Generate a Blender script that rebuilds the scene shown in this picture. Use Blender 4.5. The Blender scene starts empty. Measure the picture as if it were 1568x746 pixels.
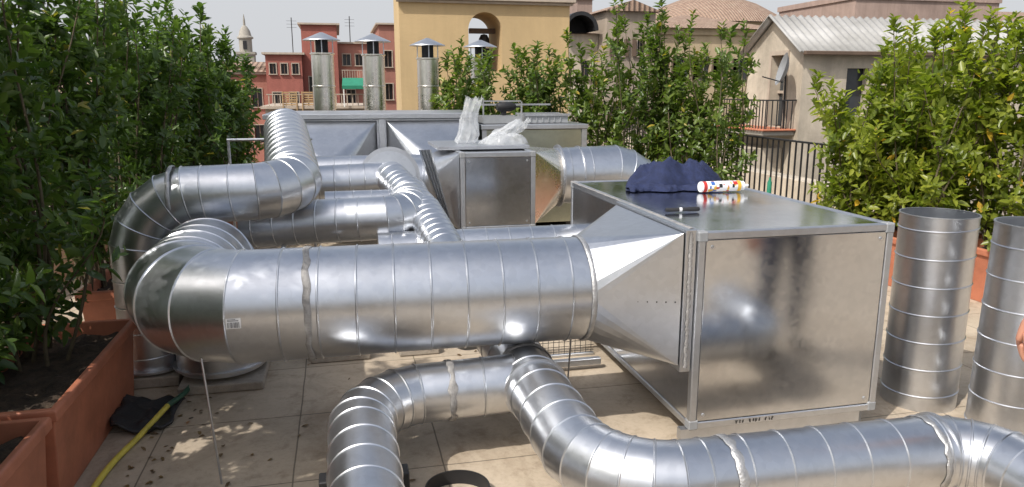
import bpy, math, random
import numpy as np
from mathutils import Vector, Matrix, noise, Quaternion
rad=math.radians
scene=bpy.context.scene
random.seed(7)
# ---------------------------------------------------------------- materials
def newmat(name):
    m=bpy.data.materials.new(name); m.use_nodes=True
    nt=m.node_tree; nt.nodes.clear()
    out=nt.nodes.new('ShaderNodeOutputMaterial'); b=nt.nodes.new('ShaderNodeBsdfPrincipled')
    nt.links.new(b.outputs[0],out.inputs[0])
    return m,nt,b,out
def N(nt,t,**k):
    n=nt.nodes.new(t)
    for a,v in k.items(): setattr(n,a,v)
    return n
def ramp(nt,src,stops):
    r=N(nt,'ShaderNodeValToRGB'); e=r.color_ramp.elements
    while len(e)<len(stops): e.new(.5)
    for i,(p,c) in enumerate(stops):
        e[i].position=p; e[i].color=(c[0],c[1],c[2],1) if hasattr(c,'__len__') else (c,c,c,1)
    nt.links.new(src,r.inputs[0]); return r.outputs[0]
def noise_tex(nt,vec,scale,detail=4,rough=.6,dist=0):
    n=N(nt,'ShaderNodeTexNoise'); n.inputs['Scale'].default_value=scale; n.inputs['Detail'].default_value=detail
    n.inputs['Roughness'].default_value=rough; n.inputs['Distortion'].default_value=dist
    if vec is not None: nt.links.new(vec,n.inputs['Vector'])
    return n.outputs['Fac']
def mixc(nt,fac,a,b,mode='MIX'):
    m=N(nt,'ShaderNodeMix',data_type='RGBA',blend_type=mode)
    for s,v in ((m.inputs[0],fac),(m.inputs[6],a),(m.inputs[7],b)):
        if isinstance(v,bpy.types.NodeSocket): nt.links.new(v,s)
        elif hasattr(v,'__len__'): s.default_value=(v[0],v[1],v[2],1)
        else: s.default_value=v
    return m.outputs[2]
def bump(nt,b,h,strength,dist=.01):
    n=N(nt,'ShaderNodeBump'); n.inputs['Strength'].default_value=strength; n.inputs['Distance'].default_value=dist
    nt.links.new(h,n.inputs['Height']); nt.links.new(n.outputs[0],b.inputs['Normal'])
def coords(nt,kind='Object'):
    return N(nt,'ShaderNodeTexCoord').outputs[kind]
def simple(name,col,rough=.6,metal=0,var=.15,scale=6,bmp=0,spec=.5):
    m,nt,b,o=newmat(name); c=coords(nt)
    n=noise_tex(nt,c,scale,6,.65)
    lo=[x*(1-var) for x in col]; hi=[min(1,x*(1+var)) for x in col]
    nt.links.new(ramp(nt,n,[(.3,lo),(.7,hi)]),b.inputs['Base Color'])
    b.inputs['Roughness'].default_value=rough; b.inputs['Metallic'].default_value=metal
    b.inputs['Specular IOR Level'].default_value=spec
    if bmp: bump(nt,b,noise_tex(nt,c,scale*5,5),bmp)
    return m
def steel(name,base=.66,rough=.31,tint=(.96,.99,1.04),wav=.045,dirt=.07,wscale=2.5,rv=.06):
    m,nt,b,o=newmat(name); c=coords(nt)
    v=N(nt,'ShaderNodeTexVoronoi'); v.inputs['Scale'].default_value=38
    nt.links.new(c,v.inputs['Vector'])
    sp=N(nt,'ShaderNodeSeparateColor'); nt.links.new(v.outputs['Color'],sp.inputs[0])
    big=noise_tex(nt,c,1.8,4,.6,.4); fine=noise_tex(nt,c,6,5,.65,.3)
    col=ramp(nt,sp.outputs[0],[(0,[base*.96*t for t in tint]),(1,[base*1.03*t for t in tint])])
    col=mixc(nt,dirt*2,col,ramp(nt,big,[(.35,[.74,.72,.70]),(.6,[1,1,1])]),'MULTIPLY')
    col=mixc(nt,dirt,col,ramp(nt,fine,[(.3,.65),(.55,1)]),'MULTIPLY')
    nt.links.new(col,b.inputs['Base Color']); b.inputs['Metallic'].default_value=1
    a=N(nt,'ShaderNodeMath',operation='ADD'); 
    r1=ramp(nt,big,[(.3,rough-.03),(.75,rough+rv)])
    r2=ramp(nt,sp.outputs[1],[(0,0),(1,.04)])
    nt.links.new(r1,a.inputs[0]); nt.links.new(r2,a.inputs[1])
    nt.links.new(a.outputs[0],b.inputs['Roughness'])
    w=noise_tex(nt,c,wscale,2,.4)
    bump(nt,b,w,wav,.03)
    return m
M={}
M['steel']=steel('galvanised_steel')
M['panel']=steel('galvanised_panel',.62,.125,wav=.05,dirt=.12,wscale=1.6,rv=.08)
M['sheet']=steel('folded_sheet_steel',.64,.32,wav=.05,dirt=.12)
M['chim']=steel('stainless_steel',.80,.26,(1.04,1,.93),.08,.08)
M['alu']=steel('aluminium_profile',.60,.42,wav=.03,dirt=.12)
M['corner']=simple('grey_plastic',(.26,.27,.28),.5)
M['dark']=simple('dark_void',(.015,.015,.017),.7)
M['seal']=simple('foil_sealant_tape',(.46,.46,.46),.45,.8,.25,25,.4)
M['mastic']=simple('grey_mastic',(.30,.29,.28),.6,.2,.3,30,.4)
M['black']=simple('black_rubber',(.02,.02,.022),.55,0,.3,8,.3)
M['iron']=simple('dark_iron',(.03,.03,.032),.5,.3)
M['terra']=simple('terracotta_plastic',(.44,.16,.09),.5,0,.22,5,.12)
M['soil']=simple('soil',(.06,.04,.025),.95,0,.6,18,1.0)
M['bark']=simple('bark',(.10,.08,.045),.85,0,.4,20,.6)
M['white']=simple('white_paint',(.75,.75,.72),.5,0,.06)
M['trim']=simple('weathered_trim',(.42,.35,.28),.7,0,.15)
M['label']=simple('white_label',(.8,.8,.8),.45,0,.03)
M['red']=simple('red_print',(.50,.04,.03),.4)
M['yellow']=simple('yellow_print',(.70,.42,.05),.4)
M['cyan']=simple('blue_print',(.05,.15,.45),.4)
M['hosey']=simple('yellow_hose_rubber',(.62,.52,.08),.45,0,.2,10)
M['hoseg']=simple('green_hose_rubber',(.03,.10,.06),.45)
M['green']=simple('green_fabric',(.02,.20,.12),.8)
M['navy']=simple('navy_fabric',(.016,.025,.075),.85,0,.35,30,.7)
M['skin']=simple('skin',(.50,.24,.16),.5,0,.12,12,.1)
M['nail']=simple('nail',(.6,.36,.28),.35)
M['hair']=simple('dark_hair',(.03,.02,.015),.6,0,.3,60,.5)
M['trouser']=simple('work_trousers',(.05,.06,.09),.85,0,.25,30,.4)
M['shirt']=simple('grey_shirt',(.22,.23,.26),.85,0,.2,30,.4)
M['wood']=simple('raw_wood',(.42,.28,.14),.7,0,.25,6,.3)
M['conc']=simple('concrete_pad',(.36,.32,.27),.9,0,.25,9,.5)
M['glass']=simple('dark_window_glass',(.04,.045,.05),.15)
M['shutter']=simple('brown_shutter',(.12,.08,.055),.6)
M['dishg']=simple('grey_dish_paint',(.26,.27,.28),.5)
def stucco(name,col,stain=.35,sc=.6):
    m,nt,b,o=newmat(name); c=coords(nt)
    n=noise_tex(nt,c,sc,8,.7,.5); mp=N(nt,'ShaderNodeMapping'); mp.inputs['Scale'].default_value=(2.5,2.5,.25)
    nt.links.new(c,mp.inputs[0]); n2=noise_tex(nt,mp.outputs[0],1.2,6,.65)
    cc=ramp(nt,n,[(.3,[x*(1-stain) for x in col]),(.65,col)])
    cc=mixc(nt,stain,cc,ramp(nt,n2,[(.35,.5),(.6,1)]),'MULTIPLY')
    nt.links.new(cc,b.inputs['Base Color']); b.inputs['Roughness'].default_value=.9
    bump(nt,b,noise_tex(nt,c,14,5),.25,.02); return m
M['ochre']=stucco('ochre_stucco',(.57,.415,.22),.16,.5)
M['ochre2']=stucco('pale_ochre_stucco',(.52,.41,.26),.3,.3)
M['redst']=stucco('red_stucco',(.38,.13,.10),.35,.4)
M['redst2']=stucco('salmon_stucco',(.41,.18,.135),.35,.4)
M['cream']=stucco('weathered_cream_stucco',(.62,.54,.43),.45,1.0)
M['beige']=stucco('beige_stucco',(.46,.38,.30),.35,.3)
M['pink']=stucco('pink_stucco',(.42,.31,.26),.35,.3)
M['stone']=stucco('travertine',(.40,.37,.32),.3,.5)
def tileroof(name,axis='X'):
    m,nt,b,o=newmat(name); c=coords(nt)
    w=N(nt,'ShaderNodeTexWave',wave_type='BANDS',bands_direction=axis); w.inputs['Scale'].default_value=1.4
    w.inputs['Distortion'].default_value=.6; w.inputs['Detail'].default_value=2
    nt.links.new(c,w.inputs[0]); n=noise_tex(nt,c,2.5,8,.8)
    cc=ramp(nt,n,[(.3,(.20,.13,.095)),(.5,(.33,.225,.165)),(.7,(.42,.33,.25))])
    cc=mixc(nt,.45,cc,ramp(nt,w.outputs['Fac'],[(.1,.5),(.6,1)]),'MULTIPLY')
    nt.links.new(cc,b.inputs['Base Color']); b.inputs['Roughness'].default_value=.9
    bump(nt,b,w.outputs['Fac'],.8,.08); return m
M['tile']=tileroof('clay_roof_tiles')
def floor_mat():
    m,nt,b,o=newmat('terrace_floor_tiles'); c=coords(nt)
    mp=N(nt,'ShaderNodeMapping'); mp.inputs['Location'].default_value=(.26,-3.02,0); nt.links.new(c,mp.inputs[0])
    nz=N(nt,'ShaderNodeTexNoise'); nz.inputs['Scale'].default_value=3; nz.inputs['Detail'].default_value=4
    nt.links.new(c,nz.inputs['Vector'])
    vm=N(nt,'ShaderNodeVectorMath',operation='MULTIPLY_ADD'); nt.links.new(nz.outputs['Color'],vm.inputs[0])
    vm.inputs[1].default_value=(.012,.012,0); nt.links.new(mp.outputs[0],vm.inputs[2])
    br=N(nt,'ShaderNodeTexBrick'); br.offset=0; br.squash=1
    for k,v in (('Scale',1),('Mortar Size',.005),('Mortar Smooth',.6),('Brick Width',.65),('Row Height',.68),('Bias',0)): br.inputs[k].default_value=v
    br.inputs['Color1'].default_value=(.52,.435,.335,1); br.inputs['Color2'].default_value=(.45,.38,.295,1); br.inputs['Mortar'].default_value=(.19,.16,.12,1)
    nt.links.new(vm.outputs[0],br.inputs['Vector'])
    s1=noise_tex(nt,c,1.6,9,.72,.6); s2=noise_tex(nt,c,6,9,.75,.4); s3=noise_tex(nt,c,45,3,.6)
    cc=mixc(nt,.75,br.outputs['Color'],ramp(nt,s1,[(.33,(.52,.47,.41)),(.5,(.88,.87,.85)),(.68,(1.08,1.07,1.05))]),'MULTIPLY')
    cc=mixc(nt,.5,cc,ramp(nt,s2,[(.34,(.45,.40,.34)),(.48,(1,1,1))]),'MULTIPLY')
    cc=mixc(nt,.2,cc,ramp(nt,s3,[(.35,.6),(.5,1)]),'MULTIPLY')
    nt.links.new(cc,b.inputs['Base Color']); b.inputs['Roughness'].default_value=.8
    bump(nt,b,s2,.2,.01); return m
M['floor']=floor_mat()
def leafmat(name,dark,light,trans):
    m=bpy.data.materials.new(name); m.use_nodes=True; nt=m.node_tree; nt.nodes.clear()
    out=N(nt,'ShaderNodeOutputMaterial'); b=N(nt,'ShaderNodeBsdfPrincipled'); t=N(nt,'ShaderNodeBsdfTranslucent'); mx=N(nt,'ShaderNodeMixShader')
    at=N(nt,'ShaderNodeAttribute'); at.attribute_name='leafcol'
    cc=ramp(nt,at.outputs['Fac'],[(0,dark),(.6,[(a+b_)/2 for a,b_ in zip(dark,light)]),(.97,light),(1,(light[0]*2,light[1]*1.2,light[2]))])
    nt.links.new(cc,b.inputs['Base Color']); b.inputs['Roughness'].default_value=.36
    tc=mixc(nt,1.0,cc,(2.0,2.2,.9),'MULTIPLY'); nt.links.new(tc,t.inputs[0])
    mx.inputs[0].default_value=trans
    nt.links.new(b.outputs[0],mx.inputs[1]); nt.links.new(t.outputs[0],mx.inputs[2]); nt.links.new(mx.outputs[0],out.inputs[0])
    return m
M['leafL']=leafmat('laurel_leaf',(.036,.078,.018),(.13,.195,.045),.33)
M['leafR']=leafmat('sunlit_laurel_leaf',(.10,.15,.02),(.32,.34,.055),.42)  # sunlight on the right shrubs put into a lighter, yellower leaf colour
M['leafB']=leafmat('back_laurel_leaf',(.05,.095,.018),(.18,.23,.045),.35)
M['leafD']=leafmat('dry_leaf',(.10,.06,.03),(.22,.15,.06),.1)
def plastic():
    m,nt,b,o=newmat('clear_plastic_film'); b.inputs['Base Color'].default_value=(.75,.77,.78,1)
    b.inputs['Roughness'].default_value=.22; t=N(nt,'ShaderNodeBsdfTransparent'); tl=N(nt,'ShaderNodeBsdfTranslucent'); tl.inputs[0].default_value=(.75,.77,.8,1)
    m1=N(nt,'ShaderNodeMixShader'); m2=N(nt,'ShaderNodeMixShader'); m1.inputs[0].default_value=.4
    nt.links.new(b.outputs[0],m1.inputs[1]); nt.links.new(tl.outputs[0],m1.inputs[2])
    n=noise_tex(nt,coords(nt),8,4); r=ramp(nt,n,[(.35,.35),(.65,.75)]); nt.links.new(r,m2.inputs[0])
    nt.links.new(m1.outputs[0],m2.inputs[1]); nt.links.new(t.outputs[0],m2.inputs[2]); nt.links.new(m2.outputs[0],o.inputs[0]); return m
M['film']=plastic()
def corr():
    m,nt,b,o=newmat('corrugated_roof_sheet'); c=coords(nt); n=noise_tex(nt,c,1.5,7,.7)
    nt.links.new(ramp(nt,n,[(.3,(.26,.255,.24)),(.65,(.42,.415,.40))]),b.inputs['Base Color']); b.inputs['Roughness'].default_value=.7; return m
M['corr']=corr()
# ---------------------------------------------------------------- mesh helpers
def link(o,parent=None):
    scene.collection.objects.link(o)
    if parent: o.parent=parent
    return o
def root(name):
    e=bpy.data.objects.new(name,None); e.empty_display_size=.2; return link(e)
def mesh(name,vs,fs,mat,parent=None,smooth=False,ang=None,mats=None,mi=None):
    me=bpy.data.meshes.new(name); me.from_pydata([tuple(v) for v in vs],[],fs); me.update()
    for mm in (mats or [mat]): me.materials.append(M[mm] if isinstance(mm,str) else mm)
    if mi is not None: me.polygons.foreach_set('material_index',mi)
    if smooth:
        me.polygons.foreach_set('use_smooth',[True]*len(me.polygons))
        if ang: me.set_sharp_from_angle(angle=rad(ang))
    return link(bpy.data.objects.new(name,me),parent)
def bevel(o,w,seg=2):
    m=o.modifiers.new('bevel','BEVEL'); m.width=w; m.segments=seg; m.limit_method='ANGLE'; return o
def boxd(x0,x1,y0,y1,z0,z1):
    v=[(x0,y0,z0),(x1,y0,z0),(x1,y1,z0),(x0,y1,z0),(x0,y0,z1),(x1,y0,z1),(x1,y1,z1),(x0,y1,z1)]
    f=[(0,3,2,1),(4,5,6,7),(0,1,5,4),(1,2,6,5),(2,3,7,6),(3,0,4,7)]
    return v,f
def box(name,x0,x1,y0,y1,z0,z1,mat,parent=None,bv=0):
    v,f=boxd(x0,x1,y0,y1,z0,z1); o=mesh(name,v,f,mat,parent)
    if bv: bevel(o,bv)
    return o
def boxes(name,L,mat,parent=None,bv=0):
    V=[];F=[]
    for b in L:
        v,f=boxd(*b); n=len(V); V+=v; F+=[tuple(i+n for i in q) for q in f]
    o=mesh(name,V,F,mat,parent)
    if bv: bevel(o,bv,1)
    return o
def frame(d):
    d=d.normalized(); a=Vector((0,0,1)) if abs(d.z)<.9 else Vector((0,1,0))
    u=d.cross(a).normalized(); return u,d.cross(u).normalized()
def lathe(name,prof,center,axis,mat,parent=None,seg=40,ang=30,closed=False):
    d=Vector(axis).normalized(); u,v=frame(d); c=Vector(center); V=[];F=[]
    for (r,h) in prof:
        for i in range(seg):
            t=2*math.pi*i/seg; V.append(c+d*h+(u*math.cos(t)+v*math.sin(t))*r)
    n=len(prof); rng=n if closed else n-1
    for j in range(rng):
        for i in range(seg):
            a=j*seg+i; b=j*seg+(i+1)%seg; c2=((j+1)%n)*seg
            F.append((a,b,c2+(i+1)%seg,c2+i))
    return mesh(name,V,F,mat,parent,True,ang)
def poly_path(pts,k=5):
    P=[Vector(p[:3]) for p in pts]; out=[P[0]]
    for i in range(1,len(P)-1):
        R=pts[i][3] if len(pts[i])>3 else 0
        d1=(P[i]-P[i-1]).normalized(); d2=(P[i+1]-P[i]).normalized(); phi=d1.angle(d2)
        if R<=0 or phi<.05: out.append(P[i]); continue
        kk=max(1,round(k*phi/(math.pi/2))); T=R*math.tan(phi/2); S=P[i]-d1*T
        nrm=(d2-d1*d2.dot(d1)).normalized(); C=S+nrm*R; RR=R/math.cos(phi/2/kk)
        for j in range(kk):
            a=(j+.5)*phi/kk; out.append(C+(-nrm*math.cos(a)+d1*math.sin(a))*RR)
    out.append(P[-1]); return out
def tube(name,pts,r,mat='steel',parent=None,pitch=.14,bead=.004,k=5,seg=56,tilt=3.5,bw=.005,caps=True,ang=24,off=None):
    P=poly_path(pts,k); D=[(P[i+1]-P[i]).normalized() for i in range(len(P)-1)]
    u,v=frame(D[0]); V=[]; nst=0
    def ring(c,d,n,rr):
        for i in range(seg):
            t=2*math.pi*i/seg; e=u*math.cos(t)+v*math.sin(t)
            V.append(c+e*rr+d*(-(e.dot(n)*rr)/d.dot(n)))
    for i in range(len(D)):
        d=D[i]; L=(P[i+1]-P[i]).length
        n0=d if i==0 else (D[i-1]+d).normalized(); n1=d if i==len(D)-1 else (d+D[i+1]).normalized()
        if i>0:
            q=D[i-1].rotation_difference(d); u=q@u; v=q@v
            ring(P[i]+d*bw*.35,d,n0,r+bead); ring(P[i]+d*bw,d,n0,r); nst+=2
        else: ring(P[i],d,n0,r); nst+=1
        tp0=r*math.tan(max(0,n0.angle(d)))+.03; tp1=r*math.tan(max(0,n1.angle(d)))+.03
        if pitch and L>pitch*1.3:
            s=(off if off is not None else pitch*.6)
            while s<L-bw*2:
                if s>tp0 and s<L-tp1:
                    tl=rad(tilt); nn=(d*math.cos(tl)+u*math.sin(tl)).normalized()
                    for o_,rr in ((-bw,r),(-bw*.35,r+bead),(bw*.35,r+bead),(bw,r)):
                        ring(P[i]+d*(s+o_),d,nn,rr); nst+=1
                s+=pitch
        if i<len(D)-1:
            ring(P[i+1]-d*bw,d,n1,r); ring(P[i+1]-d*bw*.35,d,n1,r+bead); nst+=2
        else: ring(P[i+1],d,n1,r); nst+=1
    F=[]
    for j in range(nst-1):
        for i in range(seg):
            a=j*seg+i; b=j*seg+(i+1)%seg; F.append((a,b,b+seg,a+seg))
    if caps: F.append(tuple(range(seg))[::-1]); F.append(tuple(range((nst-1)*seg,nst*seg)))
    return mesh(name,V,F,mat,parent,True,ang)
def band(name,c,d,r,w,mat,parent,jit=.012,seg=64,seed=0):
    d=Vector(d).normalized(); u,v=frame(d); c=Vector(c); V=[];F=[]; rnd=random.Random(seed)
    rows=[(-w/2,r+.0012),(-w/2*.8,r+.004),(0,r+.0055),(w/2*.8,r+.004),(w/2,r+.0012)]
    for (h,rr) in rows:
        for i in range(seg):
            t=2*math.pi*i/seg; e=u*math.cos(t)+v*math.sin(t)
            V.append(c+e*(rr+(rnd.random()-.5)*.0016)+d*(h+noise.noise(Vector((math.cos(t)*4,math.sin(t)*4,seed+(1 if h>0 else 5))))*jit))
    for j in range(len(rows)-1):
        for i in range(seg):
            a=j*seg+i; b=j*seg+(i+1)%seg; F.append((a,b,b+seg,a+seg))
    return mesh(name,V,F,mat,parent,True)
def flange(name,c,d,r,mat,parent,ext=.03,t=.012):
    return lathe(name,[(r-.002,-t/2),(r+ext,-t/2),(r+ext,t/2),(r-.002,t/2)],c,d,mat,parent,56,30,True)
def sq2round(name,rect,cc,ax,r,mat,parent,nq=9):
    C=[Vector(p) for p in rect]; cc=Vector(cc); ax=Vector(ax).normalized()
    V=list(C); F=[]; ctr=sum(C,Vector())/4
    dirs=[]
    for p in C:
        q=(p-ctr); q-=ax*q.dot(ax); dirs.append(q.normalized())
    mids=[(dirs[i]+dirs[(i+1)%4]).normalized() for i in range(4)]
    start=[]
    for i in range(4):
        a=mids[(i-1)%4]; b=mids[i]; phi=a.angle(b); s=len(V); start.append(s)
        for j in range(nq+1):
            t=j/nq; e=(a*math.sin((1-t)*phi)+b*math.sin(t*phi))/math.sin(phi); V.append(cc+e*r)
        for j in range(nq): F.append((i,s+j,s+j+1))
    for i in range(4):
        F.append((i,start[i]+nq,(i+1)%4))
    return mesh(name,V,F,mat,parent)
# ---------------------------------------------------------------- AHU framed box
def framed_box(name,x0,x1,y0,y1,z0,z1,fw=.034,panel='panel',feet=True):
    R=root(name); i=.004
    L=[]
    for (ya,yb) in ((y0,y0+fw),(y1-fw,y1)):
        for (za,zb) in ((z0,z0+fw),(z1-fw,z1)): L.append((x0+fw,x1-fw,ya,yb,za,zb))
    for (xa,xb) in ((x0,x0+fw),(x1-fw,x1)):
        for (za,zb) in ((z0,z0+fw),(z1-fw,z1)): L.append((xa,xb,y0+fw,y1-fw,za,zb))
        for (ya,yb) in ((y0,y0+fw),(y1-fw,y1)): L.append((xa,xb,ya,yb,z0+fw,z1-fw))
    boxes('frame_profiles',L,'alu',R,.004)
    c=.048; e=.003; K=[]
    for xa in (x0-e,x1-c+e):
        for ya in (y0-e,y1-c+e):
            for za in (z0-e,z1-c+e): K.append((xa,xa+c,ya,ya+c,za,za+c))
    boxes('corner_blocks',K,'corner',R,.006)
    f=fw+.003
    boxes('side_panels',[(x0+i,x0+.03,y0+f,y1-f,z0+f,z1-f),(x1-.03,x1-i,y0+f,y1-f,z0+f,z1-f)],panel,R,.002)
    boxes('end_panels',[(x0+f,x1-f,y0+i,y0+.03,z0+f,z1-f),(x0+f,x1-f,y1-.03,y1-i,z0+f,z1-f)],panel,R,.002)
    boxes('lid_and_base_panels',[(x0+f,x1-f,y0+f,y1-f,z1-.03,z1-i),(x0+f,x1-f,y0+f,y1-f,z0+i,z0+.03)],panel,R,.002)
    S=[]
    for xx in (x0+f+.03,x1-f-.03):
        for zz in (z0+f+.03,z1-f-.03): S.append((xx,y0+i,zz))
    V=[];F=[]
    for s in S:
        n=len(V); 
        for a in range(8):
            t=a*math.pi/4; V.append((s[0]+.007*math.cos(t),s[1]-.004,s[2]+.007*math.sin(t)))
        F.append(tuple(n+a for a in range(8)))
        m=len(V)
        for a in range(8):
            t=a*math.pi/4; V.append((s[0]+.009*math.cos(t),s[1]+.001,s[2]+.009*math.sin(t)))
        for a in range(8): F.append((n+a,n+(a+1)%8,m+(a+1)%8,m+a))
    mesh('screws',V,F,'alu',R)
    if feet:
        boxes('support_rails',[(x0+.05,x1-.02,y0+.06,y0+.13,0,z0-.004),(x0+.05,x1-.02,y1-.2,y1-.1,0,z0-.004)],'corner',R,.004)
    return R
B1=framed_box('air_handling_unit',1.49,2.47,2.86,4.70,.12,1.04)
boxes('base_channel',[(1.46,2.40,2.88,2.92,.06,.115)],'alu',B1)
def blob_strip(name,a,b,w,mat,parent,seed=1,n=70,h=.004,up=(0,0,1)):
    a=Vector(a);b=Vector(b);d=(b-a);L=d.length;d.normalize();up=Vector(up);s=d.cross(up).normalized();rnd=random.Random(seed);V=[];F=[]
    for i in range(n+1):
        p=a+d*(L*i/n); w1=w*(.4+.6*rnd.random()); w2=w*(.4+.6*rnd.random()); hh=h*(.5+rnd.random())
        V+=[p-s*w1,p-s*w1*.5+up*hh,p+s*w2*.5+up*hh,p+s*w2]
    for i in range(n):
        for j in range(3): F.append((i*4+j,i*4+j+1,i*4+5+j,i*4+4+j))
    return mesh(name,V,F,mat,parent,True)
blob_strip('mastic_seam',(1.475,2.9,1.05),(1.475,4.65,1.045),.015,'mastic',B1,2)
blob_strip('mastic_seam_vertical',(1.46,2.872,.42),(1.46,2.872,1.04),.012,'mastic',B1,5,up=(0,-1,0))
V=[];F=[];rnd=random.Random(3);x=1.72
for k in range(12):
    if k in (3,8): x+=.02; continue
    for s in range(3):
        xa=x+rnd.random()*.01; za=.128+rnd.random()*.004; xb=x+rnd.random()*.012; zb=.147-rnd.random()*.004
        n=len(V); V+=[(xa,2.8585,za),(xa+.003,2.8585,za),(xb+.003,2.8585,zb),(xb,2.8585,zb)]; F.append((n,n+1,n+2,n+3))
    x+=.016
mesh('marker_scribble',V,F,'black',B1)
box('flange_plate',1.435,1.487,2.875,3.72,.40,1.05,'sheet',B1,.003)
sq2round('transition',[(1.43,2.885,.43),(1.43,2.885,1.035),(1.43,3.70,1.035),(1.43,3.70,.43)],(1.08,3.26,.715),(1,0,0),.245,'sheet',B1)
Vr=[];Fr=[]
for i in range(9):
    t=(i+.5)/9; p=Vector((1.425,2.887,.725))*(t)+Vector((1.09,3.02,.715))*(1-t)
    n=len(Vr)
    for a in range(6):
        Vr.append(p+Vector((.004*math.cos(a*math.pi/3),-.004,.004*math.sin(a*math.pi/3))))
    Fr.append(tuple(range(n,n+6)))
mesh('rivets',Vr,Fr,'iron',B1)
# ---------------------------------------------------------------- main duct
D1=root('spiral_ventilation_duct')
tube('duct_pipe',[(1.09,3.26,.715),(-.73,3.26,.725,.36),(-.73,4.34,.72,.30),(-.73,4.36,.08)],.245,'steel',D1,pitch=.158,k=4,seg=72,bead=.005)
band('sealant_band',(-.165,3.26,.72),(1,0,0),.247,.03,'mastic',D1,.012,seed=4)
band('collar',(1.078,3.26,.715),(1,0,0),.247,.025,'seal',D1,.002,seed=5)
flange('base_flange',(-.73,4.36,.10),(0,0,1),.245,'alu',D1,.02)
def curved_label(name,x0,x1,t0,t1,rr,mat,par,cy=3.26,cz=.7235):
    V=[];F=[]
    for j in range(6):
        t=rad(t0+(t1-t0)*j/5); V+=[(x0,cy-rr*math.cos(t),cz+rr*math.sin(t)),(x1,cy-rr*math.cos(t),cz+rr*math.sin(t))]
    for j in range(5): F.append((2*j,2*j+1,2*j+3,2*j+2))
    return mesh(name,V,F,mat,par,True)
LX=.09
curved_label('barcode_label',-.572+LX,-.515+LX,-5,5,.2468,'label',D1)
rnd=random.Random(9); x=-.566; k=0
while x<-.522:
    w=.001+rnd.random()*.002; curved_label('bar_%d'%k,x+LX,x+w+LX,-4.2,1.2,.2474,'black',D1); x+=w+.0015+rnd.random()*.002; k+=1
curved_label('label_text_1',-.566+LX,-.523+LX,2.4,2.9,.2474,'black',D1); curved_label('label_text_2',-.566+LX,-.535+LX,3.6,4.1,.2474,'black',D1)
tube('support_rod',[(-.56,3.07,0),(-.6,3.09,.56)],.005,'alu',D1,pitch=0,seg=8)
tube('support_rod_2',[(1.17,3.7,0),(1.12,3.45,.6)],.005,'alu',D1,pitch=0,seg=8)
D2=root('spiral_ventilation_duct')
tube('duct_pipe',[(-1.13,4.45,.06),(-1.12,4.45,1.05,.33),(-.27,4.45,1.07,.24),(-.43,6.3,1.33)],.163,'steel',D2,pitch=.15,k=5)
flange('base_flange',(-1.13,4.45,.08),(0,0,1),.163,'alu',D2,.04)
band('sealant_band',(-.93,4.45,1.055),(1,0,0),.165,.025,'seal',D2,.006,seed=7)
# lower T run
D3=root('spiral_ventilation_duct')
tube('branch_pipe',[(.82,3.12,.32),(.03,3.12,.30,.30),(.03,1.7,.26)],.132,'steel',D3,pitch=.15,k=5)
tube('main_pipe',[(.78,3.75,.36),(.83,2.20,.29,.34),(2.30,2.16,.29,.22),(2.36,1.6,.29)],.138,'steel',D3,pitch=.15,k=6)
band('sealant_band',(.43,3.12,.31),(1,0,0),.133,.03,'mastic',D3,.014,seed=11)
band('sealant_band_2',(1.29,2.187,.29),(1,-.02,0),.139,.035,'seal',D3,.014,seed=12)
band('sealant_band_3',(2.10,2.166,.29),(1,-.02,0),.139,.025,'seal',D3,.012,seed=13)
band('sealant_band_4',(.80,3.2,.335),(.03,-1,-.05),.139,.04,'mastic',D3,.014,seed=14)
flange('joint_flange',(.805,3.0,.325),(.03,-1,-.04),.138,'alu',D3,.012)
flange('joint_flange_2',(2.15,2.165,.29),(1,-.02,0),.138,'alu',D3,.012)
boxes('support_brackets',[(-.14,-.10,2.62,2.70,0,.2),(.16,.20,2.62,2.70,0,.2),(-.14,.20,2.63,2.69,.05,.09)],'iron',D3,.004)
boxes('bracket_feet',[(-.17,-.08,2.60,2.72,.0,.05),(.14,.23,2.60,2.72,.0,.05)],'black',D3,.01)
# middle pipes
D4=root('spiral_ventilation_duct')
tube('cross_pipe',[(-.62,4.85,.80),(.42,4.72,.84,.18),(.46,5.3,.9)],.14,'steel',D4,pitch=.13)
tube('rear_cross_pipe',[(-.45,5.62,.95),(.30,5.66,.97)],.13,'steel',D4,pitch=.11)
tube('short_cross_pipe',[(-.12,5.15,.84),(.45,5.15,.84)],.12,'steel',D4,pitch=.12)
tube('low_cross_pipe',[(.2,4.62,.62),(1.50,4.62,.62)],.14,'steel',D4,pitch=.15)
tube('far_cross_pipe',[(-.6,7.1,.88),(.75,7.1,.88)],.15,'steel',D4,pitch=.15)
D5=root('flexible_ventilation_duct')
tube('duct_pipe',[(.34,6.15,.92),(.36,5.5,1.0,.5),(.52,4.85,.84,.5),(.60,4.25,.66,.4),(.64,3.7,.36)],.118,'steel',D5,pitch=.07,bead=.003,k=8,bw=.009,tilt=5)
D6=root('duct_elbow')
tube('elbow',[(.75,6.42,.85),(.36,6.42,.86,.26),(.36,5.72,.98)],.20,'steel',D6,pitch=.12)
flange('elbow_collar',(.36,5.74,.98),(0,-1,.1),.2,'alu',D6,.03)
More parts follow.
